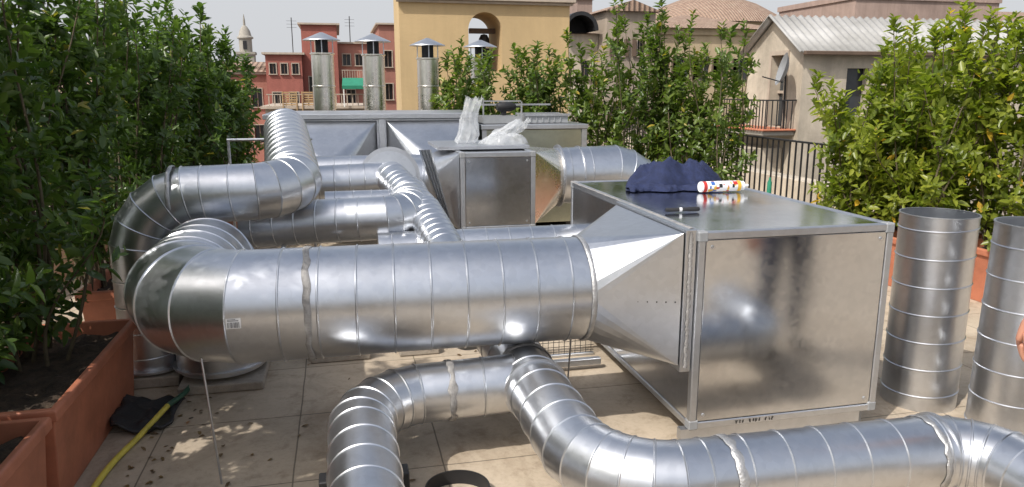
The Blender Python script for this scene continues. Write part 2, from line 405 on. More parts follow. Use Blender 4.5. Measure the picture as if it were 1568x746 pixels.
# ---------------------------------------------------------------- second unit
B2=framed_box('air_handling_unit',.95,1.59,6.0,6.85,.47,1.13,.04)
sq2round('left_transition',[(.945,6.02,.48),(.945,6.02,1.12),(.945,6.82,1.12),(.945,6.82,.48)],(.68,6.42,.85),(1,0,0),.2,'sheet',B2)
V=[];F=[]
for i in range(9):
    t=i/8; 
    V+=[(.60+.10*t,5.9-.02*(i%2),1.17-.0*t),(.84+.05*t,5.97-.02*(i%2),.46)]
for i in range(8): F.append((2*i,2*i+1,2*i+3,2*i+2))
mesh('ribbed_side_plate',V,F,'sheet',B2)
box('top_flange',.80,1.60,6.25,6.98,1.135,1.165,'alu',B2,.003)
sq2round('right_transition',[(1.595,6.05,.50),(1.595,6.05,1.12),(1.595,6.83,1.12),(1.595,6.83,.50)],(1.92,6.5,.86),(1,0,0),.25,'chim',B2)
D7=root('spiral_ventilation_duct')
tube('duct_pipe',[(1.9,6.5,.86),(2.72,6.5,.88,.36),(2.85,6.5,.1)],.255,'steel',D7,pitch=.2,k=5)
flange('joint_flange',(1.93,6.5,.86),(1,0,0),.255,'alu',D7,.03)
flange('joint_flange_2',(2.12,6.5,.865),(1,0,0),.255,'alu',D7,.012)
# ---------------------------------------------------------------- back plenum
P1=root('supply_plenum')
box('plenum_body',-.72,1.44,8.0,9.2,.55,1.33,'sheet',P1,.005)
box('top_cover',-.76,1.47,7.95,9.25,1.335,1.385,'alu',P1,.004)
boxes('joint_profiles',[(.40,.46,7.955,7.99,.55,1.33),(-.72,-.68,7.955,7.99,.55,1.33),(1.39,1.43,7.955,7.99,.55,1.33)],'alu',P1,.002)
for (xa,xb) in ((-.66,.38),(.48,1.36)):
    sq2round('funnel',[(xa,7.98,.60),(xa,7.98,1.31),(xb,7.98,1.31),(xb,7.98,.60)],((xa+xb)/2,7.4,.80),(0,-1,0),.17,'sheet',P1,10)
boxes('legs',[(-.68,-.63,8.05,8.1,0,.55),(1.36,1.41,8.05,8.1,0,.55),(-.68,-.63,9.1,9.15,0,.55),(1.36,1.41,9.1,9.15,0,.55)],'alu',P1)
P2=root('condensing_unit')
greenp=steel('olive_reflective_panel',.50,.3,(.97,1,.80),.1,.2)
box('body',1.52,2.70,8.0,9.1,.15,1.20,greenp,P2,.006)
box('top_cover',1.50,2.72,7.97,9.13,1.205,1.255,'alu',P2,.005)
boxes('corner_posts',[(1.51,1.56,7.985,7.998,.15,1.2),(2.65,2.71,7.985,7.998,.15,1.2)],'alu',P2)
boxes('feet',[(1.6,1.7,8.05,9.0,0,.15),(2.5,2.6,8.05,9.0,0,.15)],'black',P2)
T1=root('metal_tray')
def tray(x0,x1,y0,y1,z0,z1,mat,par,t=.008):
    boxes('tray_body',[(x0,x1,y0,y1,z0,z0+t),(x0,x0+t,y0,y1,z0+t,z1),(x1-t,x1,y0,y1,z0+t,z1),(x0+t,x1-t,y0,y0+t,z0+t,z1),(x0+t,x1-t,y1-t,y1,z0+t,z1)],mat,par)
tray(2.05,2.55,8.2,8.6,1.262,1.36,'corner',T1)
boxes('tray_rim',[(2.03,2.57,8.18,8.199,1.34,1.365),(2.03,2.57,8.601,8.62,1.34,1.365)],'alu',T1)
boxes('ribs',[(2.1+i*.07,2.115+i*.07,8.19,8.198,1.27,1.335) for i in range(6)],'corner',T1)
T2=root('tool_crate')
tray(1.55,2.0,8.15,8.6,1.262,1.34,'corner',T2)
boxes('crate_frame',[(1.55,1.565,8.15,8.165,1.34,1.54),(1.985,2.0,8.15,8.165,1.34,1.5),(1.565,1.985,8.15,8.165,1.5,1.515),(1.55,2.45,8.58,8.6,1.45,1.47)],'corner',T2)
T3=root('power_drill')
lathe('drill_body',[(.0,-.1),(.04,-.1),(.055,-.06),(.055,.06),(.03,.12),(.012,.13),(.012,.2),(0,.2)],(1.85,8.35,1.44),(1,.1,0),'black',T3,16)
box('drill_grip',1.80,1.86,8.32,8.38,1.345,1.42,'black',T3,.01)
H=root('handrail')
tube('bar',[(-.87,6.2,1.25),(-.22,6.2,1.25)],.011,'alu',H,pitch=0,seg=12)
tube('post',[(-.86,6.2,0),(-.86,6.2,1.24)],.011,'alu',H,pitch=0,seg=12)
tube('post_2',[(-.24,6.2,0),(-.24,6.2,1.24)],.011,'alu',H,pitch=0,seg=12)
# ---------------------------------------------------------------- spare pipes right
def spare(x,y,r,h,lean=0):
    R=root('spare_spiral_duct')
    tube('outer_wall',[(x,y,0),(x+lean,y,h)],r,'steel',R,pitch=.145,caps=False)
    tube('inner_wall',[(x,y,0),(x+lean,y,h)],r-.004,'steel',R,pitch=0,caps=False,seg=56)
    lathe('rim',[(r-.004,-.003),(r+.004,-.003),(r+.004,.003),(r-.004,.003)],(x+lean,y,h),(0,0,1),'alu',R,56,30,True)
spare(2.98,3.15,.182,1.02,.0)
spare(3.05,2.66,.178,1.05,.02)
o=root('wooden_board'); 
V=[(2.48,3.0,.45),(2.50,3.0,.45),(2.545,3.0,.97),(2.48,3.0,.97)]; V+=[(a,b+.02,c) for a,b,c in V]
mesh('board',V,[(0,1,2,3),(7,6,5,4),(0,4,5,1),(1,5,6,2),(2,6,7,3),(3,7,4,0)],'wood',o)
R=root('duct_collar_ring')
lathe('collar',[(.125,.0),(.155,.0),(.155,.012),(.135,.014),(.132,.06),(.125,.06)],(.40,2.72,.002),(0,0,1),'iron',R,56,30,True)
# ---------------------------------------------------------------- small items
R=root('garden_hose')
def curve(name,pts,r,mat,parent):
    cu=bpy.data.curves.new(name,'CURVE'); cu.dimensions='3D'; cu.bevel_depth=r; cu.bevel_resolution=4; cu.resolution_u=12
    s=cu.splines.new('BEZIER'); s.bezier_points.add(len(pts)-1)
    for b,p in zip(s.bezier_points,pts): b.co=p; b.handle_left_type=b.handle_right_type='AUTO'
    cu.materials.append(M[mat]); return link(bpy.data.objects.new(name,cu),parent)
curve('yellow_section',[(-1.05,2.6,.015),(-1.07,3.0,.015),(-1.06,3.3,.015),(-1.0,3.6,.02),(-.93,3.85,.05)],.014,'hosey',R)
curve('green_section',[(-.93,3.85,.05),(-.88,4.05,.04),(-.89,4.3,.03),(-.93,4.6,.04),(-1.0,4.9,.1)],.014,'hoseg',R)
R=root('rubber_mat')
V=[];F=[];nx=14
for i in range(nx):
    for j in range(nx):
        a=i/(nx-1)-.5; b=j/(nx-1)-.5
        z=.02+.05*max(0,noise.noise(Vector((a*5,b*5,3))))+.09*max(0,-a)*1.2
        V.append((-1.03+a*.26+.03*noise.noise(Vector((b*4,1,a))),3.82+b*.38,z))
for i in range(nx-1):
    for j in range(nx-1): F.append((i*nx+j,(i+1)*nx+j,(i+1)*nx+j+1,i*nx+j+1))
o=mesh('mat',V,F,'black',R,True); m=o.modifiers.new('s','SOLIDIFY'); m.thickness=.012
def heap(name,cx,cy,z,rx,ry,h,mat,seed,fold=1.0,n=96,rings=40,skew=0):
    R=root(name); V=[];F=[]
    for j in range(rings+1):
        q=j/rings
        for i in range(n):
            t=2*math.pi*i/n
            ro=1+.30*noise.noise(Vector((math.cos(t)*1.6,math.sin(t)*1.6,seed)))
            x=math.cos(t)*q*rx*ro; y=math.sin(t)*q*ry*ro
            f=noise.noise(Vector((x*5,y*5,seed+2))); g=1-abs(noise.noise(Vector((x*8+f,y*11,seed+5))))*2
            g2=1-abs(noise.noise(Vector((x*20+f*2,y*16,seed+9))))*2
            hh=h*(1-q**4.0)*(.72+.5*f+skew*x)+fold*(.034*g+.014*g2)*(1-q**8)
            V.append((cx+x,cy+y,z+max(.004,hh)*(1 if j<rings else 0)+.002))
    for j in range(rings):
        for i in range(n): F.append((j*n+i,j*n+(i+1)%n,(j+1)*n+(i+1)%n,(j+1)*n+i))
    mesh('cloth',V,F,mat,R,True); return R
JK=heap('navy_jacket',2.03,4.30,1.04,.31,.21,.15,'navy',4,1.2)
for (k,yy,xa,xb,r) in ((0,4.16,1.68,2.02,.04),(1,4.13,1.95,2.30,.032)):
    V=[];F=[];n=28
    for i in range(n+1):
        for j in range(11):
            t=j/10*math.pi; x=xa+(xb-xa)*i/n; rr=r*(1+.35*noise.noise(Vector((i*.45,j*.6,2+k))))*(.5 if i in (0,n) else 1)
            V.append((x,yy+.03*math.sin(i*.25+k)+math.cos(t)*rr*1.7,1.042+math.sin(t)*rr))
    for i in range(n):
        for j in range(10): F.append((i*11+j,i*11+j+1,i*11+12+j,i*11+11+j))
    mesh('sleeve_%d'%k,V,F,'navy',JK,True)
R=root('sealant_cartridge')
a=Vector((2.07,4.0,1.074)); d=Vector((1,.02,0))
lathe('can_body',[(0,0),(.030,0),(.032,.004),(.032,.262),(.030,.266),(0,.266)],a,d,'label',R,32)
def wrap(name,s,e,t0,t1,mm,rr):
    u,v=frame(d.normalized()); V=[];F=[]
    K=12
    for j in range(K+1):
        t=rad(t0+(t1-t0)*j/K)
        for x in (s,e): V.append(a+d*x+(u*math.cos(t)+v*math.sin(t))*rr)
    for j in range(K): F.append((2*j,2*j+1,2*j+3,2*j+2))
    mesh(name,V,F,mm,R,True)
lathe('print_red',[(.0323,.012),(.0323,.035)],a,d,'red',R,32); lathe('print_yellow',[(.0323,.235),(.0323,.258)],a,d,'yellow',R,32)
rnd=random.Random(4)
for k in range(60):
    s=rnd.uniform(.04,.215); t=rnd.uniform(0,360); wrap('print_mark',s,s+rnd.uniform(.006,.03),t,t+rnd.uniform(12,50),rnd.choice(['red','red','yellow','yellow','cyan','black']),.0324+k*.00001)
lathe('cap',[(0,.266),(.026,.267),(.028,.285),(.010,.295),(.008,.32),(0,.321)],a,d,'label',R,24)
R=root('marker_pen')
lathe('pen_body',[(0,0),(.009,0),(.010,.004),(.010,.12),(.0115,.121),(.0115,.175),(.008,.18),(0,.18)],(1.57,3.38,1.053),(1,-.03,0),'black',R,16)
lathe('pen_stripe',[(.0103,.07),(.0103,.085)],(1.57,3.38,1.053),(1,-.03,0),'label',R,16)
def bag(name,base,top,r0,r1,seed,mat='film',sq=.6):
    R=root(name); V=[];F=[];n=48;rows=26;b=Vector(base);t=Vector(top)
    for j in range(rows+1):
        q=j/rows; c=b.lerp(t,q)+Vector((noise.noise(Vector((q*2,seed,0))),noise.noise(Vector((q*2,seed,5))),0))*.04
        r=(r0*(1-q)+r1*q)*(1+.25*math.sin(q*5+seed))
        if j==0: r*=.75
        for i in range(n):
            a=2*math.pi*i/n; e=Vector((math.cos(a),math.sin(a)*sq,0))
            k=1+.38*noise.noise(Vector((e.x*2.5,e.y*2.5,q*2+seed)))+.25*(abs(noise.noise(Vector((e.x*6,e.y*6,q*5+seed))))-.2)
            V.append(c+e*r*k+Vector((0,0,.05*noise.noise(Vector((e.x*3,e.y*3,seed+q*3))) if j else 0)))
    for j in range(rows):
        for i in range(n): F.append((j*n+i,j*n+(i+1)%n,(j+1)*n+(i+1)%n,(j+1)*n+i))
    mesh('film',V,F,mat,R,True,50)
bag('plastic_bag',(1.08,6.55,1.17),(1.17,6.55,1.56),.085,.085,1.3)
bag('plastic_bag',(1.28,6.45,1.17),(1.62,6.55,1.36),.12,.06,4.7)
heap('plastic_bag',1.42,6.42,1.166,.22,.15,.08,'film',8,.8)
R=root('wire_mesh_guard'); L=[]
for i in range(19): L.append((.85+i*.035,.853+i*.035,4.2,4.203,.02,.26))
for i in range(8): L.append((.85,1.5,4.204,4.207,.03+i*.032,.033+i*.032))
boxes('wires',L,'iron',R)
boxes('frame',[(.8,1.46,3.95,3.99,.03,.07),(.8,1.5,4.19,4.215,0,.018),(.8,1.5,4.19,4.215,.26,.28),(.80,.82,3.992,4.188,.03,.07)],'alu',R,.003)
for (a,b,c,d,h) in ((-1.36,-.95,4.24,4.68,.06),(-.93,-.48,4.08,4.62,.05),(-.24,.12,4.42,4.7,.07),(.3,.55,4.42,4.7,.06)):
    R=root('concrete_pad'); box('slab',a,b,c,d,0.002,h,'conc',R,.008)
R=root('pipe_stand')
boxes('posts',[(-.08,-.05,4.55,4.6,.07,.68),(.42,.45,4.55,4.6,.06,.5),(-.4,-.37,4.8,4.84,0,.66)],'alu',R)
def leaves(name,P,Dr,Up,Ln,W,col,mat,parent=None):
    n=len(P); Dr/=np.linalg.norm(Dr,axis=1,keepdims=True)
    S=np.cross(Dr,Up); S/=np.linalg.norm(S,axis=1,keepdims=True)+1e-9; U=np.cross(S,Dr)
    Ln=Ln[:,None]; W=W[:,None]
    v0=P; tip=P+Dr*Ln-U*Ln*.16
    l1=P+Dr*Ln*.33+S*W*.95+U*W*.35; l2=P+Dr*Ln*.70+S*W*.78-U*W*.05
    r1=P+Dr*Ln*.33-S*W*.95+U*W*.35; r2=P+Dr*Ln*.70-S*W*.78-U*W*.05
    V=np.stack([v0,l1,l2,tip,r2,r1],1).reshape(-1,3)
    idx=np.arange(n)[:,None]*6; F=np.concatenate([idx+np.array([[0,1,2,3]]),idx+np.array([[0,3,4,5]])],1).reshape(-1,4)
    me=bpy.data.meshes.new(name); me.vertices.add(len(V)); me.vertices.foreach_set('co',V.ravel().astype(np.float32))
    me.loops.add(F.size); me.loops.foreach_set('vertex_index',F.ravel().astype(np.int32))
    me.polygons.add(len(F)); me.polygons.foreach_set('loop_start',np.arange(0,F.size,4,dtype=np.int32))
    me.update(calc_edges=True); me.validate()
    at=me.attributes.new('leafcol','FLOAT','FACE'); at.data.foreach_set('value',np.repeat(col,2).astype(np.float32))
    me.materials.append(M[mat]); return link(bpy.data.objects.new(name,me),parent)
rg=np.random.default_rng(5)
n=260; P=np.stack([rg.uniform(-1.05,3.5,n),rg.uniform(2.2,7,n),np.full(n,.006)],1)
P[:200,0]=-1.05+rg.exponential(.3,200)
Dr=np.stack([rg.normal(size=n),rg.normal(size=n),rg.normal(size=n)*.08],1); Up=np.tile([0,0,1.],(n,1))+rg.normal(size=(n,3))*.15
leaves('fallen_leaves',P,Dr,Up,rg.uniform(.02,.05,n),rg.uniform(.005,.010,n),rg.uniform(0,1,n),'leafD')
def shrub(name,x0,x1,y0,y1,z0,z1,stems,twigs,mat,seed,ll=.085,fan=.22,lo=.10,tl=1.0,m=16,bx=None):
    rg=np.random.default_rng(seed); R=root(name); Pl=[];Dl=[];Ul=[];Ll=[];Cl=[]; SV=[];SF=[]
    for s in range(stems):
        b=np.array([rg.uniform(x0,x1)*.6+(x0+x1)/2*.4,rg.uniform(y0,y1)*.8+(y0+y1)/2*.2,z0])
        if bx is not None: b[0]=rg.uniform(*bx)
        H=(z1-z0)*rg.uniform(.62,1.0); lean=rg.normal(size=2)*fan
        tx=np.clip(b[0]+lean[0],x0,x1); ty=np.clip(b[1]+lean[1],y0-.15,y1+.15)
        if bx is not None: tx=x1
        tp=np.array([tx,ty,z0+H]); wob=rg.normal(size=2)*.06
        def cpt(t): 
            p=b*(1-t)+tp*t; return p+np.array([wob[0]*math.sin(t*5),wob[1]*math.sin(t*4),0])
        K=9;n0=len(SV)
        for i in range(K+1):
            c=cpt(i/K); r=.009*(1-.8*i/K)+.0015
            for a in range(5): SV.append((c[0]+r*math.cos(a*1.2566),c[1]+r*math.sin(a*1.2566),c[2]))
        for i in range(K):
            for a in range(5): SF.append((n0+i*5+a,n0+i*5+(a+1)%5,n0+(i+1)*5+(a+1)%5,n0+(i+1)*5+a))
        sc=rg.uniform(0,.35)
        for w in range(twigs):
            t=lo+(1-lo)*(w+rg.random())/twigs; c=cpt(t); az=rg.uniform(0,2*math.pi); L=tl*rg.uniform(.16,.40)*(1.1-.5*t); el=rg.uniform(.1,.95)
            if w>=twigs-2: el=1.3; L*=.8
            dv=np.array([math.cos(az)*math.cos(el),math.sin(az)*math.cos(el),math.sin(el)])
            n0=len(SV); e=c+dv*L; 
            for cc,r in ((c,.003),(e,.001)):
                for a in range(3): SV.append((cc[0]+r*math.cos(a*2.09),cc[1]+r*math.sin(a*2.09),cc[2]))
            for a in range(3): SF.append((n0+a,n0+(a+1)%3,n0+3+(a+1)%3,n0+3+a))
            q=(np.arange(m)+rg.random(m)*.5)/m; pos=c+dv*L*q[:,None]+np.array([0,0,.05])*(q[:,None]**2)+rg.normal(size=(m,3))*.006
            aa=np.arange(m)*2.4+rg.random()*6; sv=np.cross(dv,[.3,.2,1.]); sv/=np.linalg.norm(sv); s2=np.cross(dv,sv)
            out=sv*np.cos(aa)[:,None]+s2*np.sin(aa)[:,None]
            d=dv*rg.uniform(.2,.9,m)[:,None]+out*rg.uniform(.6,1.1,m)[:,None]+rg.normal(size=(m,3))*.2+np.array([0,0,.12])
            Pl.append(pos);Dl.append(d);Ul.append(dv*.8+out*-.5+np.array([0,0,.6])+rg.normal(size=(m,3))*.3);Ll.append(ll*rg.uniform(.6,1.2,m)*(1-.35*(q>.85)))
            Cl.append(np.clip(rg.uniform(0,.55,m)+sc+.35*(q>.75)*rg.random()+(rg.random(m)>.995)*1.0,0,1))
    mesh('stems',SV,SF,'bark',R,True)
    P=np.concatenate(Pl);L=np.concatenate(Ll)
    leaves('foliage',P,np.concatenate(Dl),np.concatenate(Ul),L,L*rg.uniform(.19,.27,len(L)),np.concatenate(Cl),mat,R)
    return len(P)
def trough(x0,x1,y0,y1,h,mat='terra'):
    R=root('terracotta_planter'); i=.035; t=.03
    def ringr(e,z): return [(x0+e,y0+e,z),(x1-e,y0+e,z),(x1-e,y1-e,z),(x0+e,y1-e,z)]
    rows=[ringr(i+.01,0),ringr(.02,h-.055),ringr(0,h-.05),ringr(0,h-.008),ringr(.006,h),ringr(t,h),ringr(t+.004,h-.09)]
    V=sum(rows,[]);F=[(3,2,1,0)]
    for j in range(len(rows)-1):
        for a in range(4): F.append((j*4+a,j*4+(a+1)%4,j*4+4+(a+1)%4,j*4+4+a))
    o=mesh('trough',V,F,mat,R); bevel(o,.006)
    n=26;V=[];F=[]
    for a in range(n+1):
        for b in range(n+1):
            x=x0+t+(x1-x0-2*t)*a/n;y=y0+t+(y1-y0-2*t)*b/n; V.append((x,y,h-.075+.035*noise.noise(Vector((x*7,y*7,0)))+.02*noise.noise(Vector((x*25,y*25,0)))))
    for a in range(n):
        for b in range(n): q=a*(n+1)+b; F.append((q,q+n+1,q+n+2,q+1))
    mesh('soil_surface',V,F,'soil',R,True)
tot=0
ys=[.55,1.75,2.98,4.25+.55,6.02,7.24,8.46,9.68]
for i,y in enumerate(ys):
    yb=y+1.19 if i!=2 else 4.2
    trough(-1.62,-1.12 if i<3 else -1.2,y+.01,yb,.43)
    xr=(-1.2,-1.22,-1.36,-1.40,-1.22,-1.15,-1.12,-1.08)[i]
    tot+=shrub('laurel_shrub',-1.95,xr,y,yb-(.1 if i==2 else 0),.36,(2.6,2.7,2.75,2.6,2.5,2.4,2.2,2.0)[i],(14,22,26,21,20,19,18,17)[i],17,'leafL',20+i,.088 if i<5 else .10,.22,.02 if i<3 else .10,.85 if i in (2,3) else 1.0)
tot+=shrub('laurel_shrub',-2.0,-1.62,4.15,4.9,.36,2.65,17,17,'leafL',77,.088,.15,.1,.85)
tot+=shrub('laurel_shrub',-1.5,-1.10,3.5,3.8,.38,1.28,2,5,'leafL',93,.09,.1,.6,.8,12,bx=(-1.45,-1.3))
for i,(x,y,h,w) in enumerate(((1.55,9.75,2.2,.33),(2.15,9.6,2.05,.42),(2.75,9.3,2.1,.42),(3.2,8.9,2.45,.4),(3.65,8.6,2.6,.4),(4.05,8.2,2.5,.32),(4.3,7.85,2.4,.2))):
    trough(x-w,x+w,y-.22,y+.22,.43) if i<6 else None
    tot+=shrub('laurel_shrub',x-w-.05,x+w+.0,y-.35,y+.35,.36 if i<6 else .0,h,14 if i<6 else 9,14,'leafB',50+i,.098,.25,.06,.9,14)
for i,(x,y,h,w) in enumerate(((4.55,5.75,1.75,.36),(4.9,5.2,2.15,.45),(5.3,4.7,2.4,.5),(5.65,4.2,2.2,.5),(5.15,5.95,2.1,.42))):
    trough(x-w,x+w,y-.25,y+.25,.43)
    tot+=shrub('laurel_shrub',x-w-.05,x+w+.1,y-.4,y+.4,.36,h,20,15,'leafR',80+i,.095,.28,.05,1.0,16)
print('leaves',tot)
# ---------------------------------------------------------------- terrace + railing
def plane(name,x0,x1,y0,y1,z,mat,parent=None):
    return mesh(name,[(x0,y0,z),(x1,y0,z),(x1,y1,z),(x0,y1,z)],[(0,1,2,3)],mat,parent)
plane('terrace_floor',-2.6,6.6,-5,12.0,0,'floor')
box('terrace_building',-2.7,6.7,-5.1,12.1,-14,-.02,'beige',root('palazzo_block'))
R=root('parapet_wall'); boxes('wall',[(-2.7,-2.4,-5,12,-.01,.35),(-2.4,2.4,11.7,12,-.01,.35),(6.4,6.7,-5,12,-.01,.35)],'cream',R,.01)
R=root('iron_railing'); L=[]
for i in range(52): L.append((4.75,4.765,6.4+i*.11,6.415+i*.11,.12,1.08))
boxes('bars',L,'iron',R); boxes('rails',[(4.74,4.775,6.3,12,1.081,1.10),(4.74,4.775,6.3,12,.10,.119)],'iron',R)
R=root('unseen_reflection_house'); box('walls',-4,9,-12,-7,-14,2.6,'ochre2',R);  # unseen house behind the camera, added for the steel to reflect
# ---------------------------------------------------------------- buildings
def facade(V,F,MI,x0,x1,z0,z1,y,holes,depth=.25):
    xs=sorted({x0,x1}|{h[0] for h in holes}|{h[1] for h in holes}); zs=sorted({z0,z1}|{h[2] for h in holes}|{h[3] for h in holes})
    def q(a,b,c,d,mi=0): n=len(V); V.extend([a,b,c,d]); F.append((n,n+1,n+2,n+3)); MI.append(mi)
    for i in range(len(xs)-1):
        for j in range(len(zs)-1):
            cx=(xs[i]+xs[i+1])/2; cz=(zs[j]+zs[j+1])/2
            if any(h[0]<cx<h[1] and h[2]<cz<h[3] for h in holes): continue
            q((xs[i],y,zs[j]),(xs[i+1],y,zs[j]),(xs[i+1],y,zs[j+1]),(xs[i],y,zs[j+1]))
    for h in holes:
        a,b,c,d=h[:4]; Y=y+depth
        q((a,y,c),(b,y,c),(b,Y,c),(a,Y,c)); q((a,y,c),(a,Y,c),(a,Y,d),(a,y,d)); q((b,y,c),(b,y,d),(b,Y,d),(b,Y,c))
        q((a,y,d),(a,Y,d),(b,Y,d),(b,y,d)); q((a,Y,c),(b,Y,c),(b,Y,d),(a,Y,d),1)
def house(name,x0,x1,y0,y1,z0,z1,mat,holes=(),cornice=None,roof=None,trim='trim',shut=None,par=None):
    R=par or root(name); V=[];F=[];MI=[]
    facade(V,F,MI,x0,x1,z0,z1,y0,list(holes))
    def q(*p,mi=0): n=len(V); V.extend(p); F.append((n,n+1,n+2,n+3)); MI.append(mi)
    q((x1,y0,z0),(x1,y1,z0),(x1,y1,z1),(x1,y0,z1)); q((x0,y1,z0),(x0,y0,z0),(x0,y0,z1),(x0,y1,z1)); q((x1,y1,z0),(x0,y1,z0),(x0,y1,z1),(x1,y1,z1))
    q((x0,y0,z1),(x1,y0,z1),(x1,y1,z1),(x0,y1,z1))
    mesh('walls',V,F,mat,R,mats=[mat,'glass'],mi=MI)
    L=[]
    for h in holes:
        a,b,c,d=h[:4]; t=.035; yy=y0-.03
        L+= [(a-t,b+t,yy,y0-.002,d,d+t),(a-t*1.5,b+t*1.5,yy-.05,y0-.002,c-t,c),(a-t,a,yy,y0-.002,c,d),(b,b+t,yy,y0-.002,c,d),((a+b)/2-.015,(a+b)/2+.015,y0+.18,y0+.22,c,d)]
    if L: boxes('window_frames',L,trim,R)
    if shut:
        boxes('shutters',[(h[0]-(h[1]-h[0])*.5-.07,h[0]-.08,y0-.10,y0-.045,h[2],h[3]) for h in holes]+[(h[1]+.08,h[1]+.07+(h[1]-h[0])*.5,y0-.10,y0-.045,h[2],h[3]) for h in holes],shut,R)
    if cornice: boxes('cornice',[(x0-.12,x1+.12,y0-.12,y1+.12,z1+.002,z1+cornice)],trim if cornice<.3 else mat,R)
    if roof:
        kind,hh,ov=roof; a,b,c,d=x0-ov,x1+ov,y0-ov,y1+ov; z=z1+(cornice or 0)+.003
        if kind=='gx':
            ym=(c+d)/2; V=[(a,c,z),(b,c,z),(b,d,z),(a,d,z),(a,ym,z+hh),(b,ym,z+hh)]; F=[(0,1,5,4),(2,3,4,5),(0,4,3),(1,2,5),(0,3,2,1)]
        elif kind=='gy':
            xm=(a+b)/2; V=[(a,c,z),(b,c,z),(b,d,z),(a,d,z),(xm,c,z+hh),(xm,d,z+hh)]; F=[(0,4,5,3),(1,2,5,4),(0,1,4),(3,5,2),(0,3,2,1)]
        elif kind=='hip':
            ym=(c+d)/2;e=(d-c)/2*.9; V=[(a,c,z),(b,c,z),(b,d,z),(a,d,z),(a+e,ym,z+hh),(b-e,ym,z+hh)]; F=[(0,1,5,4),(2,3,4,5),(0,4,3),(1,2,5),(0,3,2,1)]
        elif kind=='shed':
            V=[(a,c,z),(b,c,z),(b,d,z+hh),(a,d,z+hh),(a,d,z),(b,d,z)]; F=[(0,1,2,3),(0,3,4),(1,5,2),(3,2,5,4)]
        mesh('roof',V,F,'tile',R)
    return R
R=root('yellow_bell_gable_building'); x0,x1,z0,z1,y0,y1=1.46,5.60,-14,4.6,18,19.6
ax0,ax1,az0,az1=3.09,3.90,2.04,3.42; rr=(ax1-ax0)/2; sp=az1-rr; V=[];F=[]
def q(*p): n=len(V); V.extend(p); F.append(tuple(range(n,n+len(p))))
for Y in (y0,y1):
    for (a,b,c,d) in ((x0,ax0,z0,z1),(ax1,x1,z0,z1),(ax0,ax1,z0,az0),(ax0,ax1,az1,z1)): q((a,Y,c),(b,Y,c),(b,Y,d),(a,Y,d))
    K=24
    for i in range(K):
        t0=math.pi*i/K;t1=math.pi*(i+1)/K; xa,za=(ax0+ax1)/2+rr*math.cos(t0),sp+rr*math.sin(t0); xb,zb=(ax0+ax1)/2+rr*math.cos(t1),sp+rr*math.sin(t1)
        q((xa,Y,za),(xb,Y,zb),(xb,Y,az1),(xa,Y,az1))
for i in range(K):
    t0=math.pi*i/K;t1=math.pi*(i+1)/K; xa,za=(ax0+ax1)/2+rr*math.cos(t0),sp+rr*math.sin(t0); xb,zb=(ax0+ax1)/2+rr*math.cos(t1),sp+rr*math.sin(t1)
    q((xa,y0,za),(xa,y1,za),(xb,y1,zb),(xb,y0,zb))
q((ax0,y0,az0),(ax0,y1,az0),(ax0,y1,sp),(ax0,y0,sp)); q((ax1,y0,az0),(ax1,y0,sp),(ax1,y1,sp),(ax1,y1,az0)); q((ax0,y0,az0),(ax1,y0,az0),(ax1,y1,az0),(ax0,y1,az0))
for X in (x0,x1): q((X,y0,z0),(X,y1,z0),(X,y1,z1),(X,y0,z1))
q((x0,y0,z1),(x1,y0,z1),(x1,y1,z1),(x0,y1,z1))
mesh('walls',V,F,'ochre',R)
boxes('cornice',[(x0-.06,x1+.06,y0-.08,y0-.002,3.60,3.66),(x0-.12,x1+.12,y0-.16,y0-.002,3.662,3.78)],'trim',R,.01)
lathe('bell',[(.0,.62),(.08,.60),(.13,.5),(.16,.2),(.25,0),(.23,0),(.12,.2),(0,.5)],(3.62,18.8,2.35),(0,0,1),'iron',R,24)
box('bell_yoke',3.25,3.88,18.72,18.88,2.98,3.1,'shutter',R)
def wins(x0,x1,nx,z0,z1,nz,w,h):
    o=[]
    for i in range(nx):
        for j in range(nz):
            cx=x0+(i+.5)*(x1-x0)/nx; cz=z0+(j+.5)*(z1-z0)/nz; o.append((cx-w/2,cx+w/2,cz-h/2,cz+h/2))
    return o
house('red_apartment_house',-1.35,.06,32,38,-14,4.15,'redst',wins(-1.35,.06,1,2.4,4.0,1,.34,.6)+wins(-1.3,0,2,-.2,2.4,2,.30,.7),cornice=.07)
R=house('red_apartment_house',.07,1.74,32.5,38,-14,3.45,'redst2',wins(.15,1.7,3,2.3,3.3,1,.30,.45)+wins(.15,1.7,2,-1.2,2.0,2,.34,.75),cornice=.07)
boxes('balcony',[(.2,1.6,31.9,32.49,1.95,2.02)]+[(.2+i*.1,.22+i*.1,31.92,31.94,2.02,2.35) for i in range(15)]+[(.18,1.62,31.91,31.95,2.351,2.38)],'trim',R)
house('red_apartment_house',1.75,2.6,32,37,-14,4.2,'redst2',wins(1.75,2.45,1,-.5,3.5,3,.3,.65),cornice=.07)
house('red_apartment_house',-2.75,-1.36,31.5,37,-14,2.95,'redst',wins(-2.7,-1.4,3,1.9,2.9,1,.24,.4)+wins(-2.7,-1.4,2,-.3,1.6,2,.34,.7),cornice=.08)
house('salmon_house',-4.6,-2.8,33,39,-14,2.2,'redst2',wins(-4.5,-2.9,2,-1,2.0,2,.4,.75),cornice=.1,roof=('hip',.5,.2))
R=house('roof_terrace_house',-2.1,1.15,23,27,-14,1.05,'beige',[],cornice=.08)
boxes('terrace_balustrade',[(-2.0+i*.16,-1.97+i*.16,23.05,23.08,1.13,1.45) for i in range(19)]+[(-2.05,1.1,23.04,23.09,1.451,1.48)],'trim',R)
R=root('green_awning'); V=[(.15,23.4,1.95),(.95,23.4,1.95),(.98,22.7,1.72),(.12,22.7,1.72),(.98,22.7,1.62),(.12,22.7,1.62)]
